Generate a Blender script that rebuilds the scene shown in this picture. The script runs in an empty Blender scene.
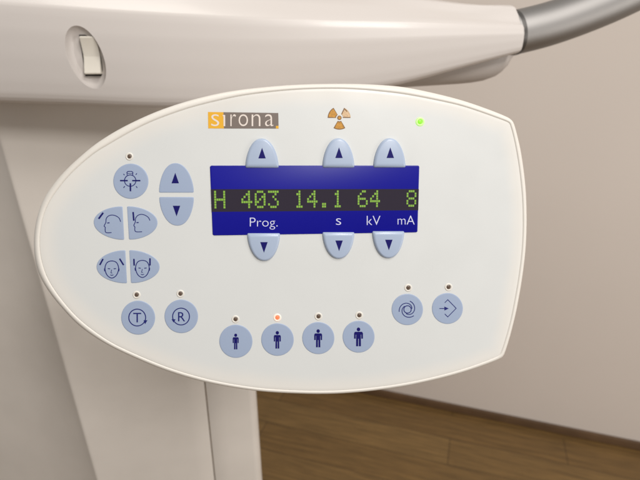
import bpy, bmesh, math, random
from mathutils import Vector, Matrix
random.seed(4)
R = math.radians
S = bpy.context.scene
C = S.collection
F = 490.0                 # focal length in pixels of the 640x480 photograph
PITCH = 22.0
CAM = Vector((0, 0, 1.45))

# ------------------------------------------------------------------ camera
cd = bpy.data.cameras.new('camera'); cam = bpy.data.objects.new('camera', cd); C.objects.link(cam)
cam.location = CAM; cam.rotation_euler = (R(90 - PITCH), 0, 0)
cd.sensor_width = 36; cd.lens = 36 * F / 640; cd.clip_start = 0.01; cd.clip_end = 100
cd.dof.use_dof = True; cd.dof.focus_distance = 0.325; cd.dof.aperture_fstop = 11
S.camera = cam
MC = Matrix.Translation(CAM) @ Matrix.Rotation(R(90 - PITCH), 4, 'X')
MR = MC.to_3x3()

def ray(u, v):
    return (MR @ Vector(((u - 320) / F, (240 - v) / F, -1.0)))

class Frame:
    """a plane in the place with its own axes: local x, y in the plane, z out of it"""
    def __init__(s, origin, ex, ey):
        s.o = origin; s.x = ex.normalized(); s.y = ey.normalized(); s.z = s.x.cross(s.y).normalized()
        s.m = Matrix((( *(s.x[0], s.y[0], s.z[0]), s.o[0]), (*(s.x[1], s.y[1], s.z[1]), s.o[1]),
                      (*(s.x[2], s.y[2], s.z[2]), s.o[2]), (0, 0, 0, 1)))
    def at(s, u, v, h=0.0):
        d = ray(u, v); t = ((s.o + s.z * h) - CAM).dot(s.z) / d.dot(s.z)
        p = CAM + d * t - s.o
        return (p.dot(s.x), p.dot(s.y))

# ------------------------------------------------------------------ object helpers
def link(name, mesh, mat=None, parent=None):
    o = bpy.data.objects.new(name, mesh); C.objects.link(o)
    if mat: mesh.materials.append(mat)
    if parent: o.parent = parent
    return o
def obj(name, bm, mat, parent=None, smooth=True, angle=35):
    me = bpy.data.meshes.new(name)
    bmesh.ops.recalc_face_normals(bm, faces=bm.faces)
    bm.to_mesh(me); bm.free()
    if smooth:
        me.shade_smooth(); me.set_sharp_from_angle(angle=R(angle))
    return link(name, me, mat, parent)
def empty(name, mat4, label, cat):
    o = bpy.data.objects.new(name, None); C.objects.link(o); o.matrix_world = mat4
    o.empty_display_size = 0.05; o['label'] = label; o['category'] = cat
    return o

# ------------------------------------------------------------------ materials
def mat(name, col, rough=0.5, metal=0.0, bump=0.0, bscale=400, var=0.0, coat=0.0, emit=None, es=0.0, spec=0.5, vscale=12):
    m = bpy.data.materials.new(name); m.use_nodes = True
    nt = m.node_tree; b = nt.nodes['Principled BSDF']
    b.inputs['Base Color'].default_value = (*col, 1); b.inputs['Roughness'].default_value = rough
    b.inputs['Metallic'].default_value = metal; b.inputs['Coat Weight'].default_value = coat
    b.inputs['Coat Roughness'].default_value = 0.12
    b.inputs['Specular IOR Level'].default_value = spec
    if emit: b.inputs['Emission Color'].default_value = (*emit, 1); b.inputs['Emission Strength'].default_value = es
    tc = nt.nodes.new('ShaderNodeTexCoord')
    if var:
        n = nt.nodes.new('ShaderNodeTexNoise'); n.inputs['Scale'].default_value = vscale; n.inputs['Detail'].default_value = 5
        nt.links.new(tc.outputs['Object'], n.inputs['Vector'])
        r = nt.nodes.new('ShaderNodeMapRange'); r.inputs[1].default_value = .3; r.inputs[2].default_value = .7
        r.inputs[3].default_value = 1 - var; r.inputs[4].default_value = 1 + var
        nt.links.new(n.outputs['Fac'], r.inputs[0])
        x = nt.nodes.new('ShaderNodeVectorMath'); x.operation = 'SCALE'; x.inputs[0].default_value = col
        nt.links.new(r.outputs[0], x.inputs['Scale']); nt.links.new(x.outputs[0], b.inputs['Base Color'])
        r2 = nt.nodes.new('ShaderNodeMapRange'); r2.inputs[1].default_value = .3; r2.inputs[2].default_value = .7
        r2.inputs[3].default_value = max(rough - .06, 0); r2.inputs[4].default_value = rough + .06
        n2 = nt.nodes.new('ShaderNodeTexNoise'); n2.inputs['Scale'].default_value = vscale * 4; n2.inputs['Detail'].default_value = 6
        nt.links.new(tc.outputs['Object'], n2.inputs['Vector']); nt.links.new(n2.outputs['Fac'], r2.inputs[0])
        nt.links.new(r2.outputs[0], b.inputs['Roughness'])
    if bump:
        n = nt.nodes.new('ShaderNodeTexNoise'); n.inputs['Scale'].default_value = bscale; n.inputs['Detail'].default_value = 3
        nt.links.new(tc.outputs['Object'], n.inputs['Vector'])
        bp = nt.nodes.new('ShaderNodeBump'); bp.inputs['Strength'].default_value = bump; bp.inputs['Distance'].default_value = 0.0004
        nt.links.new(n.outputs['Fac'], bp.inputs['Height']); nt.links.new(bp.outputs[0], b.inputs['Normal'])
    return m

M = dict(
    housing=mat('cream_housing', (.73, .70, .645), .45, bump=.08, bscale=900),
    cover=mat('machine_cover', (.595, .555, .525), .36, bump=.04, bscale=700, coat=.12),
    column=mat('column_cover', (.71, .665, .61), .42, bump=.05, bscale=500, var=.03),
    shell=mat('arm_shell_shaded', (.45, .41, .38), .45),  # same plastic as the cover, darkened to put its shade into the colour
    gap=mat('dark_gap', (.03, .026, .022), .8),
    button=mat('button_blue', (.32, .395, .54), .42, bump=.05, bscale=900),
    key=mat('raised_key_blue', (.38, .46, .60), .34, coat=.15),
    navy=mat('navy_ink', (.007, .006, .12), .5, spec=.15),
    line=mat('navy_line_ink', (.014, .018, .15), .5, spec=.15),
    blue=mat('display_blue', (.003, .003, .25), .34, spec=.22),
    screen=mat('lcd_screen', (.022, .016, .030), .14),
    digits=mat('green_digits', (.10, .20, .02), .5, emit=(.20, .38, .03), es=.62),
    white=mat('white_ink', (.62, .64, .80), .5),
    logo_grey=mat('logo_grey', (.17, .135, .115), .5),
    logo_gold=mat('logo_gold', (.76, .40, .012), .5),
    logo_white=mat('logo_white', (.74, .66, .60), .5),
    orange=mat('warning_orange', (.50, .235, .018), .5, var=.25, vscale=700),
    brown=mat('warning_outline', (.20, .09, .015), .5),
    worn=mat('worn_orange', (.62, .43, .25), .55, var=.25, vscale=900),
    ring=mat('lamp_surround', (.74, .71, .65), .45),
    off=mat('unlit_lamp', (.10, .062, .04), .25, coat=.5),
    green=mat('lit_green_lamp', (.1, .5, .02), .3, emit=(.22, 1.0, .02), es=1.1),
    green_ring=mat('green_glow', (.5, .8, .3), .3, emit=(.36, .9, .12), es=.4),  # surround emits to stand in for the green lamp's halo
    red_ring=mat('orange_glow', (.86, .78, .7), .3, emit=(1.0, .45, .25), es=.18),  # faint emission in the surround imitates the orange lamp's halo
    red=mat('lit_orange_lamp', (.6, .12, .05), .3, emit=(1.0, .20, .08), es=.75),
    metal=mat('anodised_metal', (.31, .30, .29), .52, metal=1.0, bump=.03, bscale=1500),
    collar=mat('dark_collar', (.10, .095, .09), .4, metal=.6),
    rocker=mat('rocker_plastic', (.72, .68, .60), .28, coat=.3),
    wall=mat('wall_paint', (.64, .575, .52), .8, bump=.25, bscale=160, var=.012, vscale=2.5),
    skirting=mat('skirting_wood', (.11, .062, .03), .45, var=.2, vscale=9),
)

# membrane: cool white foil that lets the cream housing show towards its rim
def membrane_mat():
    m = bpy.data.materials.new('white_foil'); m.use_nodes = True; nt = m.node_tree; b = nt.nodes['Principled BSDF']
    a = nt.nodes.new('ShaderNodeAttribute'); a.attribute_name = 'inset'
    tc = nt.nodes.new('ShaderNodeTexCoord')
    n = nt.nodes.new('ShaderNodeTexNoise'); n.inputs['Scale'].default_value = 22; n.inputs['Detail'].default_value = 4
    nt.links.new(tc.outputs['Object'], n.inputs['Vector'])
    w = nt.nodes.new('ShaderNodeMath'); w.operation = 'MULTIPLY_ADD'; w.inputs[1].default_value = .006; nt.links.new(n.outputs['Fac'], w.inputs[0])
    nt.links.new(a.outputs['Fac'], w.inputs[2])
    r = nt.nodes.new('ShaderNodeMapRange'); r.interpolation_type = 'SMOOTHSTEP'
    r.inputs[1].default_value = .004; r.inputs[2].default_value = .017
    nt.links.new(w.outputs[0], r.inputs[0])
    mx = nt.nodes.new('ShaderNodeMix'); mx.data_type = 'RGBA'
    mx.inputs['A'].default_value = (.715, .70, .66, 1); mx.inputs['B'].default_value = (.65, .668, .66, 1)
    nt.links.new(r.outputs[0], mx.inputs['Factor']); nt.links.new(mx.outputs['Result'], b.inputs['Base Color'])
    n5 = nt.nodes.new('ShaderNodeTexNoise'); n5.inputs['Scale'].default_value = 28; n5.inputs['Detail'].default_value = 3
    nt.links.new(tc.outputs['Object'], n5.inputs['Vector'])
    r5 = nt.nodes.new('ShaderNodeMapRange'); r5.inputs[1].default_value = .4; r5.inputs[2].default_value = .7; r5.inputs[3].default_value = .46; r5.inputs[4].default_value = .27
    nt.links.new(n5.outputs['Fac'], r5.inputs[0]); nt.links.new(r5.outputs[0], b.inputs['Roughness'])
    b.inputs['Coat Weight'].default_value = .1; b.inputs['Coat Roughness'].default_value = .2
    n2 = nt.nodes.new('ShaderNodeTexNoise'); n2.inputs['Scale'].default_value = 1400
    nt.links.new(tc.outputs['Object'], n2.inputs['Vector'])
    n3 = nt.nodes.new('ShaderNodeTexNoise'); n3.inputs['Scale'].default_value = 35; n3.inputs['Detail'].default_value = 1
    nt.links.new(tc.outputs['Object'], n3.inputs['Vector'])
    ad = nt.nodes.new('ShaderNodeMath'); ad.operation = 'MULTIPLY_ADD'; ad.inputs[1].default_value = .08
    nt.links.new(n2.outputs['Fac'], ad.inputs[0]); nt.links.new(n3.outputs['Fac'], ad.inputs[2])
    bp = nt.nodes.new('ShaderNodeBump'); bp.inputs['Strength'].default_value = .25; bp.inputs['Distance'].default_value = .0006
    nt.links.new(ad.outputs[0], bp.inputs['Height']); nt.links.new(bp.outputs[0], b.inputs['Normal'])
    return m
M['foil'] = membrane_mat()

def floor_mat():
    m = bpy.data.materials.new('wood_planks'); m.use_nodes = True; nt = m.node_tree; b = nt.nodes['Principled BSDF']
    tc = nt.nodes.new('ShaderNodeTexCoord')
    br = nt.nodes.new('ShaderNodeTexBrick'); br.inputs['Scale'].default_value = 1
    br.inputs['Brick Width'].default_value = 1.15; br.inputs['Row Height'].default_value = .135
    br.inputs['Mortar Size'].default_value = .0012; br.inputs['Mortar Smooth'].default_value = .2
    br.inputs['Color1'].default_value = (.175, .10, .032, 1); br.inputs['Color2'].default_value = (.235, .143, .050, 1)
    br.inputs['Mortar'].default_value = (.03, .016, .007, 1); br.inputs['Bias'].default_value = -.25; br.offset = .37
    mp = nt.nodes.new('ShaderNodeMapping'); mp.inputs['Location'].default_value = (.31, .02, 0)
    nt.links.new(tc.outputs['Object'], mp.inputs['Vector']); nt.links.new(mp.outputs[0], br.inputs['Vector'])
    ms = nt.nodes.new('ShaderNodeMapping'); ms.inputs['Scale'].default_value = (2.2, 30, 1)
    nt.links.new(tc.outputs['Object'], ms.inputs['Vector'])
    n = nt.nodes.new('ShaderNodeTexNoise'); n.inputs['Scale'].default_value = 2.5; n.inputs['Detail'].default_value = 9; n.inputs['Roughness'].default_value = .65
    nt.links.new(ms.outputs[0], n.inputs['Vector'])
    r = nt.nodes.new('ShaderNodeMapRange'); r.inputs[1].default_value = .3; r.inputs[2].default_value = .72; r.inputs[3].default_value = .62; r.inputs[4].default_value = 1.35
    nt.links.new(n.outputs['Fac'], r.inputs[0])
    x = nt.nodes.new('ShaderNodeVectorMath'); x.operation = 'SCALE'
    nt.links.new(br.outputs['Color'], x.inputs[0]); nt.links.new(r.outputs[0], x.inputs['Scale'])
    nt.links.new(x.outputs[0], b.inputs['Base Color']); b.inputs['Roughness'].default_value = .45
    return m
M['floor'] = floor_mat()

# ------------------------------------------------------------------ the panel's own frame
# depth grows to the right and downwards (the panel leans back and the view comes from its left)
nc = Vector((.17, -.137, 1.0)).normalized()              # normal in camera axes
Zn = MR @ nc
P0 = CAM + ray(290, 240) * .325
up = MR @ Vector((0, 1, 0)); up = (up - Zn * up.dot(Zn)).normalized()
tmp = Frame(P0, up.cross(Zn), up)
tl, tr, br_, bl = [Vector(tmp.at(*p)) for p in ((209.8, 165.6), (419.3, 165.6), (417.2, 232.2), (212.5, 235.3))]
ax = ((tr - tl) + (br_ - bl)).normalized()
EX = tmp.x * ax.x + tmp.y * ax.y
PF = Frame(P0, EX, Zn.cross(EX))
panel = empty('control_panel', PF.m, 'cream egg-shaped control panel with blue buttons and a blue text display', 'control panel')

def P(u, v, h=0.0): return Vector(PF.at(u, v, h))

def catmull(pts, n=10, closed=True):
    out = []; L = len(pts)
    for i in range(L if closed else L - 1):
        g = lambda k: Vector(pts[k % L]) if closed else Vector(pts[max(0, min(L - 1, k))])
        p0, p1, p2, p3 = g(i - 1), g(i), g(i + 1), g(i + 2)
        d01 = max((p1 - p0).length, 1e-6) ** .5; d12 = max((p2 - p1).length, 1e-6) ** .5; d23 = max((p3 - p2).length, 1e-6) ** .5
        m1 = (p2 - p1) + d12 * ((p1 - p0) / d01 - (p2 - p0) / (d01 + d12))
        m2 = (p2 - p1) + d12 * ((p3 - p2) / d23 - (p3 - p1) / (d12 + d23))
        for k in range(n):
            t = k / n
            out.append(p1 * (2*t**3 - 3*t*t + 1) + m1 * (t**3 - 2*t*t + t) + p2 * (-2*t**3 + 3*t*t) + m2 * (t**3 - t*t))
    if not closed: out.append(Vector(pts[-1]))
    return out

OUT = [(43.7,199.6),(55,182.5),(67.5,168.5),(80,156.9),(90,148.4),(100,141),(117.5,130.2),(137.5,120),(157.5,111.3),(180,103.4),
 (200,97.8),(220,93.2),(240,89.9),(260,87.6),(285,85.4),(310,84.2),(340,83.8),(362,84.1),(380,85),(402.5,87),(430,92.3),(460,99.9),
 (485,108.3),(503.7,115.7),(509.5,118.8),(512.6,122.8),(514.4,128),(516.8,137),(519.8,150),(522.6,168),(524.6,186),(525.5,202),(525.7,228),(524.6,250),
 (522.5,269),(520,286),(515.8,309),(513,321),(508.4,338.7),(504.6,350.5),(503,354.6),(500.6,357.4),(496,359.8),(475,367.6),(450,375.3),
 (430,380.2),(405,385.4),(380,389.2),(350,392.2),(325,393.3),(300,393),(260,390.6),(220,384.6),(190,377.6),(165,369.6),(140,359.6),
 (110,345.4),(90,333.2),(76,322),(65,310.5),(52,295),(44,283),(38.7,272),(35.6,260),(34.3,247),(34.7,233),(37.5,217)]
GRV = [(50,200.5),(60,186),(67.5,177),(80,164.8),(95,152.6),(110,143.4),(132.5,130.6),(152.5,121),(180,110.8),(195,106.2),(223.7,99.2),
 (240,95.9),(260,93),(285,90.4),(310,88.9),(340,88.6),(362,89.6),(380,91.2),(405,94.2),(435,99.8),(460,105.4),(478.7,111.3),(497.5,118),
 (506,121.2),(509.6,123.2),(511,127),(513,134),(516.2,149),(519.3,168),(521.4,186),(522.6,202),(523,228),(521.9,250),(520,267.5),(517.4,285),
 (513,309),(510.6,320.5),(506,337.5),(501.6,351),(499.8,354.6),(496,357),(482,362.6),(460,370),(430,377.8),(405,383),(380,386.7),(350,389.7),(325,390.8),(300,390.5),
 (260,388),(220,381.8),(192,375),(168,367.4),(142,357),(113,343.4),(94,331),(78.7,318.6),(67.5,306.8),(55,290.6),(46.6,276),(41.4,260),(39.6,246),(40.2,231),(43.6,215)]
def polar(pts2, c, n=720):
    """resample a closed star-shaped outline at n equal angles about c"""
    res = []; L = len(pts2)
    an = [math.atan2(p.y - c.y, p.x - c.x) for p in pts2]
    for k in range(n):
        a = -math.pi + 2 * math.pi * (k + .5) / n; d = Vector((math.cos(a), math.sin(a))); best = None
        for i in range(L):
            p = pts2[i] - c; q = pts2[(i + 1) % L] - c
            cp = d.x * p.y - d.y * p.x; cq = d.x * q.y - d.y * q.x
            if cp * cq <= 0 and cp != cq:
                t = cp / (cp - cq); x = p + (q - p) * t; r = x.dot(d)
                if r > 0 and (best is None or r > best): best = r
        res.append(c + d * best)
    return res
cpt = P(290, 240)
ringG = polar([P(p.x, p.y, 0) for p in catmull(GRV, 8)], cpt)
DR = .0042
ringO = polar([P(p.x, p.y, -DR) for p in catmull(OUT, 8)], cpt)
N = len(ringG)
def inward(ring, d):
    out = []
    for i in range(len(ring)):
        t = (ring[(i + 4) % len(ring)] - ring[i - 4]).normalized()
        nrm = Vector((-t.y, t.x))                       # ring runs counter-clockwise: left normal is inward
        out.append(ring[i] + nrm * d)
    return out
def loft_rings(bm, rings, close_first=False, close_last=False):
    vs = [[bm.verts.new(p) for p in r] for r in rings]
    n = len(rings[0])
    for a, b in zip(vs[:-1], vs[1:]):
        for i in range(n):
            bm.faces.new((a[i], a[(i + 1) % n], b[(i + 1) % n], b[i]))
    if close_first: bm.faces.new(vs[0])
    if close_last: bm.faces.new(vs[-1])
    return vs
def r3(ring, z): return [Vector((p.x, p.y, z)) for p in ring]

# housing: lip beside the groove, rounded rim, side wall curving in to the back
bm = bmesh.new()
lerp = lambda t: [g * (1 - t) + o * t for g, o in zip(ringG, ringO)]
lip = inward(ringG, -.0003)
lerp2 = lambda t: [g * (1 - t) + o * t for g, o in zip(lip, ringO)]
rings = [r3(inward(ringG, .0004), -.0008), r3(ringG, -.0006), r3(lip, -.00005), r3(lerp2(.14), .00012), r3(lerp2(.34), .0001), r3(lerp2(.58), -.0006),
         r3(lerp2(.80), -.0017), r3(lerp2(.94), -.0030), r3(ringO, -DR), r3(inward(ringO, .0001), -.0065), r3(inward(ringO, .0012), -.011),
         r3(inward(ringO, .0016), -.0115), r3(inward(ringO, .003), -.020), r3(inward(ringO, .009), -.029), r3(inward(ringO, .018), -.033)]
loft_rings(bm, rings, close_last=True)
housing = obj('housing', bm, M['housing'], panel, angle=50)

# foil: front face inside the groove, with an inset attribute for the material
bm = bmesh.new(); lay = bm.verts.layers.float.new('inset')
def shrink(f): return [Vector((*(cpt + (p - cpt) * f), 0)) for p in inward(ringG, .0002)]
fr = [1, .993, .98, .965, .95, .93, .91, .88, .84, .6, .25]
rr = [r3(inward(ringG, .0002), -.0012), [Vector((p.x, p.y, -.00012)) for p in shrink(1)]] + [shrink(f) for f in fr[1:]]
vs = loft_rings(bm, rr)
last = vs[-1]; cl = bm.verts.new((cpt.x, cpt.y, 0))
for i in range(N): bm.faces.new((last[i], last[(i + 1) % N], cl))
me = bpy.data.meshes.new('front_foil')
def edge_dist(p, i0):
    best = 9
    for k in range(-110, 111, 2):
        q = ringG[(i0 + k) % N]; d = (q.x - p.x) ** 2 + (q.y - p.y) ** 2
        if d < best: best = d
    return best ** .5
for j, row in enumerate(vs):
    for i, v in enumerate(row): v[lay] = .05 if j > 9 else edge_dist(v.co, i)
cl[lay] = .05
bmesh.ops.recalc_face_normals(bm, faces=bm.faces); bm.to_mesh(me); bm.free(); me.shade_smooth(); me.set_sharp_from_angle(angle=R(35))
foil = link('front_foil', me, M['foil'], panel)

# bracket behind the panel that carries it from the machine
bm = bmesh.new()
def boxl(bm, x0, x1, y0, y1, z0, z1, bev=0.0):
    r = bmesh.ops.create_cube(bm, size=1, matrix=Matrix.Translation(((x0+x1)/2, (y0+y1)/2, (z0+z1)/2)) @ Matrix.Diagonal((x1-x0, y1-y0, z1-z0, 1)))
    if bev:
        es = {e for v in r['verts'] for e in v.link_edges}
        bmesh.ops.bevel(bm, geom=list(es), offset=bev, segments=3, affect='EDGES', profile=.5)
boxl(bm, -.045, .045, -.03, .05, -.30, -.0325, .008)
obj('mounting_bracket', bm, M['cover'], panel)

# ------------------------------------------------------------------ flat inks and raised buttons on the panel
class Ink:
    def __init__(s, z): s.bm = bmesh.new(); s.z = z; s.k = 0
    def _z(s): s.k += 1; return s.z + s.k * 6e-6
    def poly(s, pts, local=False):
        z = s._z(); q = [Vector(p) if local else P(*p) for p in pts]
        top = [s.bm.verts.new((p.x, p.y, z)) for p in q]; s.bm.faces.new(top)
        return s
    def ell(s, u, v, ru, rv=None, n=28):
        rv = rv or ru
        return s.poly([(u + ru * math.cos(2*math.pi*i/n), v + rv * math.sin(2*math.pi*i/n)) for i in range(n)])
    def line(s, pts, w, closed=False, smooth=0):
        if smooth: pts = [tuple(p) for p in catmull(pts, smooth, closed)]
        z = s._z(); q = [P(*p) for p in pts]; L = len(q); a = []; b = []
        hw = w * .325 / F / 2
        for i in range(L):
            p = q[i - 1] if (i or closed) else None; nx = q[(i + 1) % L] if (i < L - 1 or closed) else None
            d1 = (q[i] - p).normalized() if p is not None else (nx - q[i]).normalized()
            d2 = (nx - q[i]).normalized() if nx is not None else d1
            t = (d1 + d2); t = t.normalized() if t.length > 1e-6 else d1
            m = Vector((-t.y, t.x)); k = hw / max(.45, m.dot(Vector((-d1.y, d1.x))))
            a.append(s.bm.verts.new((*(q[i] + m * k), z))); b.append(s.bm.verts.new((*(q[i] - m * k), z)))
        for i in range(L if closed else L - 1):
            j = (i + 1) % L; s.bm.faces.new((a[i], a[j], b[j], b[i]))
        return s
    def arc(s, u, v, r, a0, a1, w, n=24, r1=None, rv=1.0):
        r1 = r if r1 is None else r1; full = abs(a1 - a0) >= 359.9
        pts = []
        for i in range(n if full else n + 1):
            t = i / n; a = R(a0 + (a1 - a0) * t); rr_ = r + (r1 - r) * t
            pts.append((u + rr_ * math.cos(a), v - rr_ * rv * math.sin(a)))
        return s.line(pts, w, closed=full)
    def char(s, ch, x0, x1, y0, y1, bold=0.0):
        """one printed string fitted into a box, y0 top, y1 bottom"""
        cu = bpy.data.curves.new('t', 'FONT'); cu.body = ch; cu.size = 1; cu.offset = bold; cu.resolution_u = 4
        o = bpy.data.objects.new('t', cu); C.objects.link(o); bpy.context.view_layer.update()
        me = bpy.data.meshes.new_from_object(o.evaluated_get(bpy.context.evaluated_depsgraph_get()))
        xs = [v.co.x for v in me.vertices]; ys = [v.co.y for v in me.vertices]
        ax0, ax1, ay0, ay1 = min(xs), max(xs), min(ys), max(ys); z = s._z(); vs = []
        for v in me.vertices:
            u = x0 + (v.co.x - ax0) / (ax1 - ax0) * (x1 - x0); w = y1 - (v.co.y - ay0) / (ay1 - ay0) * (y1 - y0)
            p = P(u, w); vs.append(s.bm.verts.new((p.x, p.y, z)))
        for f in me.polygons:
            try: s.bm.faces.new([vs[i] for i in f.vertices])
            except ValueError: pass
        bpy.data.objects.remove(o); bpy.data.curves.remove(cu); bpy.data.meshes.remove(me)
        return s
    def done(s, name, m, parent, label=None):
        for f in s.bm.faces:
            f.normal_update()
            if f.normal.z < 0: f.normal_flip()
        me = bpy.data.meshes.new(name); s.bm.to_mesh(me); s.bm.free()
        o = link(name, me, m, parent)
        if label: o['label'] = label
        return o

def raised(name, outline, h, m, parent, soft=.0012, label=None, crown=.0):
    """button with rounded shoulders from an outline in picture points"""
    q = [P(*p) for p in outline]; c = sum(q, Vector((0, 0))) / len(q)
    area = sum(q[i].x * q[(i+1) % len(q)].y - q[(i+1) % len(q)].x * q[i].y for i in range(len(q)))
    if area < 0: q.reverse()
    size = sum((p - c).length for p in q) / len(q)
    bm = bmesh.new(); rs = []
    rs.append([Vector((p.x, p.y, -.0002)) for p in q])
    for k in range(6):
        t = k / 5; a = t * math.pi / 2; s_ = 1 - soft * (1 - math.cos(a)) / size
        rs.append([Vector((*(c + (p - c) * s_), .00005 + h * math.sin(a))) for p in q])
    base = 1 - soft / size
    if crown:
        for f_ in (.8, .55, .3): rs.append([Vector((*(c + (p - c) * base * f_), .00005 + h + crown * (1 - f_ * f_))) for p in q])
    loft_rings(bm, rs, close_last=True)
    o = obj(name, bm, m, parent, angle=60)
    if label: o['label'] = label
    return o
def circ(u, v, r, n=56): return [(u + r * math.cos(2*math.pi*i/n), v + r * math.sin(2*math.pi*i/n)) for i in range(n)]
def dome(x0, x1, ybase, yapex, xapex, n=40, ex=1.0):
    """half-egg outline standing on a flat base"""
    pts = []; h = yapex - ybase; cx = (x0 + x1) / 2
    for i in range(n + 1):
        a = math.pi * i / n; cs = math.cos(a); sn = math.sin(a)
        r_ = abs(cs) ** .92 * (1 if cs >= 0 else -1)
        y = ybase + h * (sn ** 1.12 if sn > 0 else 0)
        x = cx + r_ * (x1 - x0) / 2 + (xapex - cx) * sn ** 2
        pts.append((x, y))
    # slightly rounded foot corners
    e = 1.2 if h > 0 else -1.2
    return [(pts[0][0] - .9, ybase)] + [(pts[0][0] - .1, ybase + e * .7)] + pts[2:-2] + [(pts[-1][0] + .1, ybase + e * .7)] + [(pts[-1][0] + .9, ybase)]
def half(xf0, xf1, y0, y1, xap, yap, n=36):
    """half ellipse with a flat upright side: xf0 at the top, xf1 at the bottom"""
    pts = []; cy = (y0 + y1) / 2; xm = (xf0 + xf1) / 2
    for i in range(n + 1):
        a = math.pi * i / n; t = math.cos(a)
        y = cy - t * (y1 - y0) / 2 + (yap - cy) * math.sin(a) ** 2
        xf = xf0 + (xf1 - xf0) * (y - y0) / (y1 - y0)
        pts.append((xf + (xap - xm) * math.sin(a) ** 1.05, y))
    s = .8 if xap > xm else -.8
    return [(xf0, y0 + .8), (xf0 + s, y0 + .15)] + pts[2:-2] + [(xf1 + s, y1 - .15), (xf1, y1 - .8)]

BH = .00022
ZI = BH + .00010                      # ink height on flat buttons
# --- display
dsp = [(211.2,165.6),(418.2,165.5),(419.2,166.6),(417.4,231.4),(416.4,232.3),(213.8,235.4),(212.6,234.4),(209.9,166.8)]
display = raised('display', dsp, .0004, M['blue'], panel, soft=.0004)
ZD = .00047
ink = Ink(ZD); ink.poly([(210.9,189.2),(418.6,189.0),(418.0,210.2),(211.7,211.8)]); screen = ink.done('screen', M['screen'], display)
FONT = {'H': ['10001','10001','10001','11111','10001','10001','10001'], '4': ['00010','00110','01010','10010','11111','00010','00010'],
 '0': ['01110','10001','10011','10101','11001','10001','01110'], '3': ['11111','00010','00100','00010','00001','10001','01110'],
 '1': ['00100','01100','00100','00100','00100','00100','01110'], '.': ['00000','00000','00000','00000','00000','01100','01100'],
 '6': ['00110','01000','10000','11110','10001','10001','01110'], '8': ['01110','10001','10001','01110','10001','10001','01110']}
text = 'H 403 14.1 64  8'
ink = Ink(ZD + .00003)
# the cells of the sixteen-character line, laid out in the panel's own plane
a0 = P(213.9, 190.6); a1 = P(416.4, 190.0); b0 = P(214.6, 208.6); rows = 7
dirx = (a1 - a0).normalized(); diry = (b0 - a0); hgt = diry.length; diry = Vector((dirx.y, -dirx.x))
tot = (a1 - a0).length; pitch = tot / (15 + .83); cw = pitch * .83 / 5; rh = hgt / 7
for i, ch in enumerate(text):
    if ch == ' ': continue
    for r_, row in enumerate(FONT[ch]):
        for c_, on in enumerate(row):
            if on == '1':
                o_ = a0 + dirx * (i * pitch + c_ * cw) + diry * (r_ * rh)
                g = .08
                qs = [o_ + dirx * cw * g + diry * rh * g, o_ + dirx * cw * (1-g) + diry * rh * g, o_ + dirx * cw * (1-g) + diry * rh * (1-g), o_ + dirx * cw * g + diry * rh * (1-g)]
                zz = ink.z; vs = [ink.bm.verts.new((p.x, p.y, zz)) for p in qs]; ink.bm.faces.new(vs)
ink.done('digits', M['digits'], display)
for wd_, bx in (('Prog.', (249.8, 277.6, 217.6, 229.4)), ('s', (335.8, 341.0, 218.3, 224.8)), ('kV', (366.6, 380.2, 215.8, 225.0)), ('mA', (397.4, 414.4, 215.6, 224.4))):
    ink = Ink(ZD + .00001); ink.char(wd_, *bx, -.012); ink.done('lettering', M['white'], display)

# --- raised keys over and under the display
def arrow(o, cx, cy, upw, w=7.4, h=10.6, z=ZI):
    k = Ink(z); s = 1 if upw else -1
    k.poly([(cx, cy - s * h / 2), (cx + w / 2, cy + s * h / 2), (cx - w / 2, cy + s * h / 2)]); k.done('arrow', M['navy'], o)
KH = .0019
for x0, x1, yb, ya, xa, cx, cy, u_, lab in (
    (245.3,278.8,167.9,138.5,261.6,261.9,153.2,1,'up arrow key above the word Prog.'), (322.3,354.4,167.7,138.2,338.2,338.4,152.8,1,'up arrow key above the letter s'),
    (373.1,405.4,167.6,138.2,389.6,389.4,152.8,1,'rightmost up arrow key above the display'), (247.1,280.2,233.0,260.9,264.2,263.8,247.0,0,'down arrow key below the word Prog.'),
    (322.2,354.4,232.0,258.8,338.4,338.5,245.4,0,'down arrow key below the letter s'), (372.0,404.2,231.0,258.2,388.0,388.0,244.6,0,'rightmost down arrow key below the display')):
    k = raised('arrow_key', dome(x0, x1, yb, ya, xa), KH, M['key'], panel, soft=.0021, label=lab, crown=.0)
    arrow(k, cx, cy, u_, z=KH + .0001)
for x0, x1, yb, ya, xa, cx, cy, u_, lab in ((159,193.9,192.6,163.1,175.6,175.3,178.0,1,'up arrow button beside the lamp button'), (159.2,194,197.0,225.6,177.4,176.6,211,0,'down arrow button beside the lamp button')):
    k = raised('arrow_button', dome(x0, x1, yb, ya, xa), BH, M['button'], panel, soft=.0008, label=lab)
    arrow(k, cx, cy, u_)

# --- round buttons
def rb(u, v, r, lab): return raised('round_button', circ(u, v, r), BH, M['button'], panel, soft=.0009, label=lab)
b = rb(130.9, 181.2, 17.6, 'round button with a light bulb and crosshair')
k = Ink(ZI); k.arc(130.3, 180.6, 5.7, 0, 360, .75)
k.line([(127.3,175.0),(127.0,172.3),(128.2,171.4),(131.8,171.4),(133.0,172.3),(132.8,175.0)], .7); k.line([(127.6,173.4),(132.6,173.4)], .45)
for p in (((123.6,173.9),(124.6,175.1)), ((137,173.4),(135.9,174.7)), ((123.6,187.8),(125,186.2)), ((137.4,187.8),(136.2,186.2))): k.line(p, .7)
k.done('bulb_symbol', M['line'], b)
k = Ink(ZI + .00006); k.line([(120.2,180.6),(127.9,180.6)], 1.25); k.line([(132.4,180.6),(140.5,180.6)], 1.25); k.line([(130.5,183.2),(130.6,191.2)], 1.35); k.done('crosshair_symbol', M['navy'], b)
b = rb(138.2, 317.6, 17.0, 'round button with a circled letter T')
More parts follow.
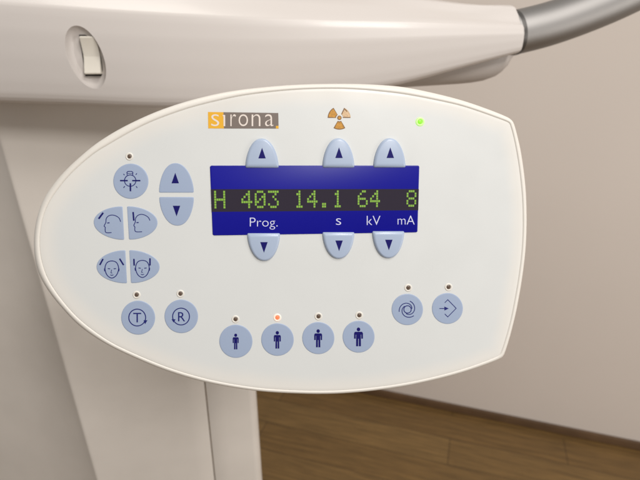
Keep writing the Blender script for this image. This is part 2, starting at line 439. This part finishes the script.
k = Ink(ZI); k.arc(137.3, 317.4, 8.4, 0, 360, .95, n=40); k.char('T', 133.3, 141.3, 312.7, 322.2); k.poly([(143.6,320.2),(147.6,320.0),(145.2,324.0)]); k.done('letter_symbol', M['line'], b)
b = rb(181.3, 316.3, 16.8, 'round button with a circled letter R')
k = Ink(ZI); k.arc(181.1, 316.4, 8.4, 0, 360, .95, n=40); k.char('R', 178.1, 185.2, 312.0, 321.2); k.poly([(171.6,319.0),(175.7,319.2),(173.6,322.4)]); k.done('letter_symbol', M['line'], b)
def person_icon(btn, u, v, h, w):
    k = Ink(ZI); t = v - h / 2; hr = h * .095
    k.ell(u, t + hr, hr, hr * 1.1, 16); y = t + 2.35 * hr; hw = w / 2; aw = w * .19; lg = h * .40; bt = v + h / 2
    g = w * .035
    L = [(u, y), (u + hw * .8, y), (u + hw, y + w * .16), (u + hw, y + h * .37), (u + hw - aw, y + h * .37), (u + hw - aw, y + w * .32), (u + hw * .52, y + w * .32),
         (u + hw * .55, bt), (u + g, bt), (u + g, bt - lg)]
    k.poly(L + [(2 * u - x, yy) for x, yy in reversed(L[1:])])
    k.done('person_symbol', M['navy'], btn)
for (u, v, r_, h, w, lab) in ((235.9,341.2,16.6,15.6,6.0,'round button with the smallest person figure'), (277.5,339.5,16.3,17.4,7.0,'round button with the second smallest person figure, under the glowing orange lamp'),
                        (318.3,338,16.1,17.9,7.9,'round button with the second largest person figure'), (358.6,336.6,16.0,18.6,8.9,'round button with the largest person figure')):
    person_icon(rb(u, v, r_, lab), u - .2, v + .2, h, w)
b = rb(407.3, 309.4, 15.7, 'round button with a swirl symbol')
k = Ink(ZI); k.arc(407.4, 309.3, 3.7, 0, 360, .95, n=32)
for a_ in (0, 120, 240):
    k.arc(407.5, 309.4, 4.3, a_ + 10, a_ + 195, .85, r1=8.7)
k.done('swirl_symbol', M['line'], b)
b = rb(447.4, 308.4, 15.5, 'round button with an arrow entering a diamond')
k = Ink(ZI); k.line([(444.6,302.6),(447.6,299.6),(456.0,308.2),(447.6,316.8),(444.6,313.8)], .8); k.line([(439.2,308.4),(445,308.4)], .85)
k.poly([(444.2,306.4),(448.6,308.4),(444.2,310.4)]); k.done('enter_symbol', M['line'], b)

# --- half buttons with heads
def HP(lst, ox, oy, s=8.533): return [(ox + x / s, oy + y / s) for x, y in lst]
def hb(o, lab): return raised('half_button', o, BH, M['button'], panel, soft=.0008, label=lab)
b = hb(half(122.7,124.2,206.3,239.9,93.8,222.6), 'left half button with a head in profile and a slanted bar')
k = Ink(ZI); k.line(HP([(262,185),(250,155),(222,135),(190,128),(160,135),(140,158),(136,192),(122,222),(131,232),(130,250),(134,273),(146,279),(185,277)],90,200), .7, smooth=4)
k.line(HP([(148,196),(168,194)],90,200), .9); k.done('head_symbol', M['line'], b)
k = Ink(ZI+.00005); k.line(HP([(75,160),(114,108)],90,200), 1.5); k.done('bar_symbol', M['navy'], b)
b = hb(half(127.1,129.0,206.2,239.7,157.6,222.2), 'right half button with a head in profile and an upright bar')
k = Ink(ZI); k.line(HP([(512,175),(500,150),(472,130),(440,122),(411,130),(390,155),(387,188),(375,218),(384,230),(383,250),(388,267),(400,271),(445,270)],90,200), .7, smooth=4)
k.line(HP([(397,193),(416,191)],90,200), .9); k.done('head_symbol', M['line'], b)
k = Ink(ZI+.00005); k.line(HP([(369,102),(375,176)],90,200), 1.4); k.done('bar_symbol', M['navy'], b)
def face(k, cx, cy):
    k.line(HP([(cx,cy-72),(cx+38,cy-60),(cx+57,cy-22),(cx+54,cy+18),(cx+34,cy+56),(cx,cy+74),(cx-34,cy+56),(cx-54,cy+18),(cx-57,cy-22),(cx-38,cy-60)],90,240), .8, closed=True, smooth=4)
    k.line(HP([(cx-34,cy-7),(cx-14,cy-5)],90,240), .8); k.line(HP([(cx+16,cy-5),(cx+36,cy-7)],90,240), .8)
    k.line(HP([(cx-1,cy+2),(cx-7,cy+30),(cx+5,cy+32)],90,240), .55); k.line(HP([(cx-13,cy+46),(cx,cy+51),(cx+14,cy+46)],90,240), .65)
    k.line(HP([(cx-63,cy-8),(cx-61,cy+16)],90,240), .7); k.line(HP([(cx+63,cy-8),(cx+60,cy+16)],90,240), .7)
b = hb(half(125.5,127.0,250.1,283.4,96.6,267.2), 'left half button with a front face between two slanted bars')
k = Ink(ZI); face(k, 187, 250); k.done('face_symbol', M['line'], b)
k = Ink(ZI+.00008); k.line(HP([(113,160),(85,212)],90,240), 1.3); k.line(HP([(254,158),(288,213)],90,240), 1.3); k.done('bar_symbol', M['navy'], b)
b = hb(half(129.3,131.0,250.0,283.2,159.7,266.4), 'right half button with a front face between two upright bars')
k = Ink(ZI); face(k, 448, 245); k.done('face_symbol', M['line'], b)
k = Ink(ZI+.00008); k.line(HP([(376,160),(378,217)],90,240), 1.3); k.line(HP([(513,155),(513,216)],90,240), 1.3); k.done('bar_symbol', M['navy'], b)

# --- indicator lamps
def lamp(u, v, r_, lab, m='off', ringm='ring'):
    o = raised('indicator_lamp', circ(u, v, r_ * .5, 20), .0006, M[m], panel, soft=.0007, label=lab)
    q = [P(*p) for p in circ(u, v, 1, 32)]; c = sum(q, Vector((0,0))) / len(q)
    bm = bmesh.new(); rs = [[Vector((*(c + (p - c) * s_), z)) for p in q] for s_, z in ((r_ * .52, -.0001), (r_ * .54, .0002), (r_ * .75, .00042), (r_ * .88, .00030), (r_ * .98, .00006), (r_, -.0001))]
    loft_rings(bm, rs); obj('lamp_ring', bm, M[ringm], o, angle=60)
    return o
for u, v, lab in ((129.4,156.5,'unlit lamp above the light bulb button'), (136.6,294.8,'unlit lamp above the circled T button'), (180.4,293.7,'unlit lamp above the circled R button'),
                  (235.5,319.2,'unlit lamp above the smallest person button'), (318.4,316.4,'unlit lamp above the second largest person button'), (359.2,315.3,'unlit lamp above the largest person button'),
                  (408.2,287.8,'unlit lamp above the swirl button'), (448.5,287.1,'unlit lamp above the diamond arrow button')):
    lamp(u, v, 4.0, lab)
lamp(277.3, 317.6, 4.1, 'glowing orange lamp above a person button', 'red', 'red_ring')
lamp(420.0, 121.8, 4.6, 'glowing green lamp at the upper right of the panel', 'green', 'green_ring')

# --- logo plate and warning symbol
k = Ink(.00010); k.poly([(223.4,112.2),(278.3,113.0),(278.6,128.6),(223.9,128.5)]); logo = k.done('logo_plate', M['logo_grey'], panel)
k = Ink(.00010); k.poly([(208.0,112.0),(223.4,112.2),(223.9,128.5),(208.3,128.4)]); k.done('gold_field', M['logo_gold'], logo)
k = Ink(.00014); k.poly([(275.9,125.9),(278.5,125.9),(278.55,128.5),(275.9,128.45)]); k.done('gold_dot', M['logo_gold'], logo)
k = Ink(.00017)
for ch, x0, x1 in (('s',211.2,219.2), ('r',230.4,236.0), ('o',238.6,248.0), ('n',251.6,260.4), ('a',265.0,273.6)): k.char(ch, x0, x1, 114.3, 126.2, bold=-.012)
k.line([(224.3,115.0),(224.4,126.2)], 1.6); k.line([(222.7,115.6),(224.4,115.6)], 1.2)
k.done('lettering', M['logo_white'], logo)
def sector(u, v, r0, r1, a0, a1, n=8):
    return [(u + r1 * math.cos(R(a0 + (a1-a0)*i/n)), v - r1 * math.sin(R(a0 + (a1-a0)*i/n))) for i in range(n+1)] + \
           [(u + r0 * math.cos(R(a1 - (a1-a0)*i/n)), v - r0 * math.sin(R(a1 - (a1-a0)*i/n))) for i in range(n+1)]
u, v = 339.4, 117.9
k = Ink(.00010)
for a in (120, 240): k.poly(sector(u, v, 3.4, 11.7, a, a + 60))
k.ell(u, v - .1, 2.2)
ws = k.done('warning_symbol', M['brown'], panel)
k = Ink(.00016)
for a in (120, 240): k.poly(sector(u, v, 4.3, 10.9, a + 5, a + 55))
k.ell(u, v - .1, 1.3); k.done('blade', M['orange'], ws)
k = Ink(.00010); k.poly(sector(u, v, 3.9, 11.2, 2, 58)); wb = k.done('blade', M['worn'], ws, 'worn pale blade of the warning symbol')
bmw = Ink(.00016); bmw.line([(u+2.2,v-3.6),(u+4.9,v-9.4),(u+7.6,v-6.4)], .9); bmw.line([(u+3.4,v-.5),(u+11.0,v-.5)], .8); bmw.done('scuffed_outline', M['brown'], ws)

# ------------------------------------------------------------------ the machine behind
hn = Vector((Zn.x, Zn.y, 0)).normalized()                    # the machine's front looks the same way as the panel, upright
UPV = Vector((0, 0, 1))
BF = Frame(CAM + ray(320, 60) * .55, UPV.cross(hn), UPV)
arm = empty('support_arm', BF.m, 'smooth cream horizontal machine arm with a rocker switch and a grey metal handle', 'machine arm')
def interp(tab, x):
    """smooth (monotone-ish cubic) interpolation in a table"""
    n = len(tab)
    if x <= tab[0][0]: return tab[0][1]
    if x >= tab[-1][0]: return tab[-1][1]
    sl = [(tab[i+1][1] - tab[i][1]) / (tab[i+1][0] - tab[i][0]) for i in range(n - 1)]
    for i in range(n - 1):
        if x <= tab[i+1][0]:
            h = tab[i+1][0] - tab[i][0]; t = (x - tab[i][0]) / h
            m0 = sl[i] if i == 0 else (sl[i-1] + sl[i]) / 2
            m1 = sl[i] if i == n - 2 else (sl[i] + sl[i+1]) / 2
            return tab[i][1]*(2*t**3-3*t*t+1) + m0*h*(t**3-2*t*t+t) + tab[i+1][1]*(-2*t**3+3*t*t) + m1*h*(t**3-t*t)
crease = [(-140,-7),(0,2.5),(100,9.5),(200,15.3),(320,20),(440,22.8),(525,26.8)]
bottom = [(-140,103),(0,105.5),(60,107),(120,109),(180,109.5),(250,107),(320,99.5),(400,87),(460,71.5),(525,53.2)]
toph = [(-140,.046),(200,.044),(400,.034),(470,.027),(525,.021)]
TR = 21.6 * .60 / F; TD = .040
def arm_section(u, sc=1.0):
    x, zc = BF.at(u, interp(crease, u)); _, zb = BF.at(u, interp(bottom, u)); ht = interp(toph, u)
    D = interp([(-140,.19),(260,.19),(420,.12),(525,.075)], u); h = zc - zb; g = min(1.0, h / .10)
    pr = [(D, zc + ht * .9), (D * .75, zc + ht), (D * .55, zc + ht * .98), (D * .38, zc + ht * .85), (.03, zc + ht * .52), (.010, zc + ht * .16), (.0045, zc + .0022), (.0025, zc + .0002),
          (.0016, zc - .0025 * g), (.0006, zc - .010 * g), (-.0012, zc - h * .25), (-.0018, zc - h * .5), (-.0010, zb + h * .25), (.0004, zb + .012 * g), (.0018, zb + .0075 * g),
          (.0042, zb + .0038 * g), (.0080, zb + .0013 * g), (.0140, zb), (.03, zb + .001), (D * .5, zb + .003), (D * .85, zb + .006), (D, zb + .012)]
    q = []
    for i in range(len(pr) - 1):
        nn = 4 if i < 5 or i >= 9 else 1
        q += [Vector(pr[i]).lerp(Vector(pr[i+1]), t / nn) for t in range(nn)]
    q.append(Vector(pr[-1]))
    w_ = max(0.0, min(1.0, (u - 463) / 58)); w_ = w_ * w_ * (3 - 2 * w_)
    if w_ > 0:                                   # near the end the cover closes round the tube
        c_ = Vector((TD, BF.at(525, 30.6, -TD)[1]))
        for i, p in enumerate(q):
            d_ = p - c_; L_ = d_.length; m_ = TR * 1.05
            q[i] = p.lerp(c_ + d_ * ((L_ ** 8 + m_ ** 8) ** .125 / L_), w_)
    return [Vector((x, z, -d)) for d, z in q]
us = [-140,-90,-40] + list(range(0, 490, 12)) + [496, 502, 508, 513, 518, 522, 524, 525]
secs = [arm_section(u_) for u_ in us]
# round the right end over a little and close it with a lip
for sgn, (i0, sc) in enumerate(((len(secs)-1, .97),)):
    c0 = sum(secs[i0], Vector()) / len(secs[i0])
    secs[i0] = [Vector((p.x, c0.y + (p.y - c0.y) * sc, c0.z + (p.z - c0.z) * sc)) for p in secs[i0]]
    lip_ = [Vector((p.x + .0004, c0.y + (p.y - c0.y) * .93, c0.z + (p.z - c0.z) * .93)) for p in secs[i0]]
    inn = [Vector((p.x - .006, c0.y + (p.y - c0.y) * .92, c0.z + (p.z - c0.z) * .92)) for p in secs[i0]]
    secs += [lip_, inn]
bm = bmesh.new(); loft_rings(bm, secs, close_first=True, close_last=True)
bmesh.ops.recalc_face_normals(bm, faces=bm.faces)
me = bpy.data.meshes.new('cover'); bm.to_mesh(me); bm.free(); me.materials.append(M['cover'])
cover = bpy.data.objects.new('cover', me); C.objects.link(cover)
# oval recess cut into the cover
sw = [BF.at(*p) for p in ((73.8,24),(98,90))]; swc = Vector(((sw[0][0]+sw[1][0])/2 , (sw[0][1]+sw[1][1])/2))
maj = (Vector(sw[1]) - Vector(sw[0])); L2 = maj.length / 2; ang = math.atan2(maj.y, maj.x)
bm = bmesh.new(); rs = []
w2 = .0180; dep = .0088
for t, z in ((1.10, .006), (1.03, .0022), (1.0, .0010), (.965, -.0002), (.93, -.0025), (.87, -.0055), (.78, -dep * .82), (.68, -dep), (.3, -dep)):
    ring = []
    for i in range(64):
        a = 2 * math.pi * i / 64; x = L2 * t * math.cos(a); y = w2 * t * math.sin(a)
        ring.append(Vector((x * math.cos(ang) - y * math.sin(ang), x * math.sin(ang) + y * math.cos(ang), z)))
    rs.append(ring)
loft_rings(bm, rs, True, True); bmesh.ops.recalc_face_normals(bm, faces=bm.faces)
cm = bpy.data.meshes.new('cut'); bm.to_mesh(cm); bm.free(); cut = bpy.data.objects.new('cut', cm); C.objects.link(cut); cut.location = (swc.x, swc.y, .0015)
md = cover.modifiers.new('b', 'BOOLEAN'); md.operation = 'DIFFERENCE'; md.solver = 'EXACT'; md.object = cut
bpy.context.view_layer.update()
nm = bpy.data.meshes.new_from_object(cover.evaluated_get(bpy.context.evaluated_depsgraph_get()))
bpy.data.objects.remove(cut); cover.modifiers.clear(); cover.data = nm; nm.shade_smooth(); nm.set_sharp_from_angle(angle=R(28))
bpy.data.meshes.remove(me); nm.name = 'cover'; cover.parent = arm

# rocker switch standing in the recess
ra = [BF.at(*p) for p in ((79.4,34.6),(95.0,36.6),(102.8,76.0),(83.4,75.8))]
tlx, tly = ra[0]; trx, _ = ra[1]; brx, bry = ra[2]; blx, _ = ra[3]
mid = (tly + bry) / 2 - .001
bm = bmesh.new()
def prism(bm, prof, xl, xr, skew=lambda y: 0.0):
    a = [bm.verts.new((xl + skew(y), y, z)) for y, z in prof]; b_ = [bm.verts.new((xr + skew(y), y, z)) for y, z in prof]
    bm.faces.new(a); bm.faces.new(b_)
    for i in range(len(prof)): j = (i + 1) % len(prof); bm.faces.new((a[i], a[j], b_[j], b_[i]))
xl, xr = (tlx + blx) / 2 + .0006, (trx + brx) / 2 - .0002
tilt = (blx - tlx + brx - trx) / 2 / (bry - tly)
sk = lambda y: (y - mid) * tilt
prism(bm, [(tly - .0014, -.009), (tly - .0014, -.0010), (tly - .0026, .0002), (mid + .001, -.0056), (mid - .001, -.0054), (bry + .0030, .0020), (bry + .0018, .0008), (bry + .0018, -.009)], xl, xr, sk)
bmesh.ops.bevel(bm, geom=bm.edges[:], offset=.0004, segments=2, affect='EDGES')
rk = obj('rocker_switch', bm, M['rocker'], arm, angle=35)
bm = bmesh.new()
prism(bm, [(tly, -.0087), (tly, -.0066), (bry - .0004, -.0066), (bry - .0004, -.0087)], xl - .0015, xr + .0006, sk)
obj('switch_gap', bm, M['gap'], rk, smooth=False)

# rear shell of the arm, seen below the cover at its right end
bm = bmesh.new(); secs = []
for u_, vb, k_ in ((300,92,1.0),(360,91,1),(400,89.5,1),(440,87,1),(462,85.6,1),(476,84.3,1),(488,82.3,.98),(498,78.8,.93),(504,75,.86),(509.5,69.5,.76),(514,63,.62),(517,56,.45),(518.5,50,.3)):
    x, zb = BF.at(u_, vb, -.03); _, zt = BF.at(u_, 30, -.03)
    ring = []
    for i in range(24):
        a = 2 * math.pi * i / 24; cz = -.062; cy = (zb + zt) / 2
        ring.append(Vector((x, cy + (zt - zb) / 2 * (abs(math.sin(a)) ** .7) * (1 if math.sin(a) > 0 else -1) * (1), cz + .038 * (.4 + .6 * k_) * (abs(math.cos(a)) ** .6) * (1 if math.cos(a) > 0 else -1))))
    secs.append(ring)
loft_rings(bm, secs, True, True); obj('rear_shell', bm, M['shell'], arm, angle=50)

# metal grab handle: bent tube leaving the arm's end
cl_px = [(495,37),(517,32.2),(545,25.2),(570,17.0),(600,5.5),(625,-5.5),(650,-18),(690,-42),(740,-78)]
pts = [Vector((*BF.at(u_, v_, -TD), -TD)) for u_, v_ in cl_px]
pts = [Vector(p) for p in catmull(pts, 8, closed=False)]
def tube(bm, pts, r, n=40, caps=True):
    prev = None; rs = []
    for i, p in enumerate(pts):
        t = (pts[min(i+1, len(pts)-1)] - pts[max(i-1, 0)]).normalized()
        a = Vector((0, 0, 1)); a = (a - t * a.dot(t)).normalized(); b_ = t.cross(a); rad = r[i] if isinstance(r, list) else r
        rs.append([p + (a * math.cos(2*math.pi*k/n) + b_ * math.sin(2*math.pi*k/n)) * rad for k in range(n)])
    loft_rings(bm, rs, caps, caps)
bm = bmesh.new(); tube(bm, pts, TR, 56); hd = obj('grab_handle', bm, M['metal'], arm, angle=50)
t0 = (pts[9] - pts[7]).normalized(); c0 = pts[8]
bm = bmesh.new(); tube(bm, [c0 - t0 * .006, c0 - t0 * .0035, c0 - t0 * .0016, c0 - t0 * .0012], [TR * 1.015, TR * 1.015, TR * 1.012, TR * 1.0], 56); obj('collar', bm, M['collar'], hd, angle=30)

# ---------------- column
hc = Matrix.Rotation(R(6), 3, 'Z') @ hn
CF = Frame(CAM + ray(0, 60) * .566, UPV.cross(hc), UPV)
col = empty('machine_column', Matrix.Translation(Vector((CF.o.x, CF.o.y, 0))) @ CF.m.to_3x3().to_4x4(), 'tall cream machine column standing behind the control panel above the floor', 'machine column')
zo = CF.o.z
def colx(fn, z):
    """x in the column's frame of a line seen as u = fn(v), at height z"""
    lo, hi = -400.0, 3000.0
    for _ in range(50):
        v_ = (lo + hi) / 2; u_ = fn(v_); p = CF.at(u_, v_)
        if p[1] > z - zo: lo = v_
        else: hi = v_
    return CF.at(fn(v_), v_)[0]
lf = lambda v_: .285 * (v_ - 139)
sf = lambda v_: 205 + .105 * (v_ - 385)
rf = lambda v_: 257.4 + .067 * (v_ - 390)
za, zb_ = 1.10, 1.30
def lin(fn, z):
    a = colx(fn, za); b_ = colx(fn, zb_); return a + (b_ - a) * (z - za) / (zb_ - za)
bm = bmesh.new(); secs = []
zs = [.0, .2, .4, .6, .7, .8, .9, 1.0, 1.05, 1.1, 1.15, 1.2, 1.25, 1.3, 1.35, 1.4, 1.44, 1.47]
for z in zs:
    l = lin(lf, max(z, .55)); s_ = lin(sf, z)
    pr = [(l - .62, .42), (l - .50, .30), (l - .36, .20), (l - .24, .13), (l - .15, .088), (l - .085, .058), (l - .04, .034), (l - .015, .0150), (l - .006, .0070), (l - .0022, .0028), (l - .0006, .0008), (l + .0010, .0001), (l + .004, 0.0),
          (s_ - .06, 0), (s_ - .03, 0), (s_ - .0022, 0), (s_ - .0009, .001), (s_ - .0009, .03), (s_ - .0009, .42)]
    secs.append([Vector((x, z, -d)) for x, d in pr])
loft_rings(bm, secs, True, True); obj('front_cover', bm, M['column'], col, angle=40)
bm = bmesh.new(); secs = []
for z in zs:
    s_ = lin(sf, z); r_ = lin(rf, z)
    pr = [(s_ + .0009, .42), (s_ + .0009, .03), (s_ + .0009, .001), (s_ + .0022, 0), (s_ + .03, 0)]
    for i in range(9):
        a = math.pi / 2 * i / 8; rad = .016; pr.append((r_ - rad + rad * math.sin(a), rad * 1.3 - rad * 1.3 * math.cos(a)))
    pr += [(r_, .20), (r_ - .01, .42)]
    secs.append([Vector((x, z, -d)) for x, d in pr])
loft_rings(bm, secs, True, True); obj('side_cover', bm, M['column'], col, angle=40)

# ------------------------------------------------------------------ the room's surfaces in view: floor, skirting, wall
def ground(u, v, z=0.0):
    d = ray(u, v); t = (z - CAM.z) / d.z; return CAM + d * t
SK = .036
g1 = ground(357, 392.5); g2 = ground(640, 451)
wd = (g2 - g1).normalized(); wn = Vector((wd.y, -wd.x, 0))
if wn.dot(CAM - g1) < 0: wn = -wn
wx = UPV.cross(wn)
def mat4(o, x, y, z): return Matrix(((x[0],y[0],z[0],o[0]),(x[1],y[1],z[1],o[1]),(x[2],y[2],z[2],o[2]),(0,0,0,1)))
FM = mat4(g1, wx, -wn, UPV)      # x along the wall, y into it, z up
bm = bmesh.new(); boxl(bm, -4, 3.2, -5, .3, -.1, 0); fl = obj('floor', bm, M['floor'], None, smooth=False); fl.matrix_world = FM; fl['kind'] = 'structure'
bm = bmesh.new(); boxl(bm, -4, 3.2, .012, .2, .001, 2.9); wl = obj('wall', bm, M['wall'], None, smooth=False); wl.matrix_world = FM; wl['kind'] = 'structure'
bm = bmesh.new(); boxl(bm, -4, 3.2, 0, .0115, .001, SK, .002); sk_ = obj('skirting_board', bm, M['skirting'], None); sk_.matrix_world = FM; sk_['kind'] = 'structure'

# ------------------------------------------------------------------ light
w = bpy.data.worlds.new('World'); S.world = w; w.use_nodes = True
bg = w.node_tree.nodes['Background']; bg.inputs[0].default_value = (1.0, .96, .92, 1); bg.inputs[1].default_value = .42
def area(name, loc, target, sx, sy, e, colr):
    l = bpy.data.lights.new(name, 'AREA'); l.shape = 'RECTANGLE'; l.size = sx; l.size_y = sy; l.energy = e; l.color = colr
    o = bpy.data.objects.new(name, l); C.objects.link(o); o.location = loc
    o.rotation_euler = (Vector(target) - Vector(loc)).to_track_quat('-Z', 'Y').to_euler(); return o
area('ceiling_lamp', (.55, -.15, 2.5), (.05, .45, 1.3), .4, .4, 7.5, (1.0, .965, .93))
area('rear_fill', (.9, -1.1, 2.5), (.2, 1.0, .8), .45, .45, 21, (1.0, .96, .925))  # added overhead fill behind the camera, lifts the wall and column
area('wall_fill', (-.3, .62, 2.6), (.9, 1.3, .5), .5, .5, 5, (1.0, .95, .88))  # added fill behind the panel plane, brightens wall and floor only
area('side_fill', (2.3, -.6, .95), (.9, 1.3, .35), .8, 1.3, 18, (1.0, .95, .90))  # low fill added at the right to brighten the lower wall
# ------------------------------------------------------------------ render settings
S.render.engine = 'CYCLES'
S.view_settings.view_transform = 'Standard'; S.view_settings.look = 'None'; S.view_settings.exposure = 0; S.view_settings.gamma = 1
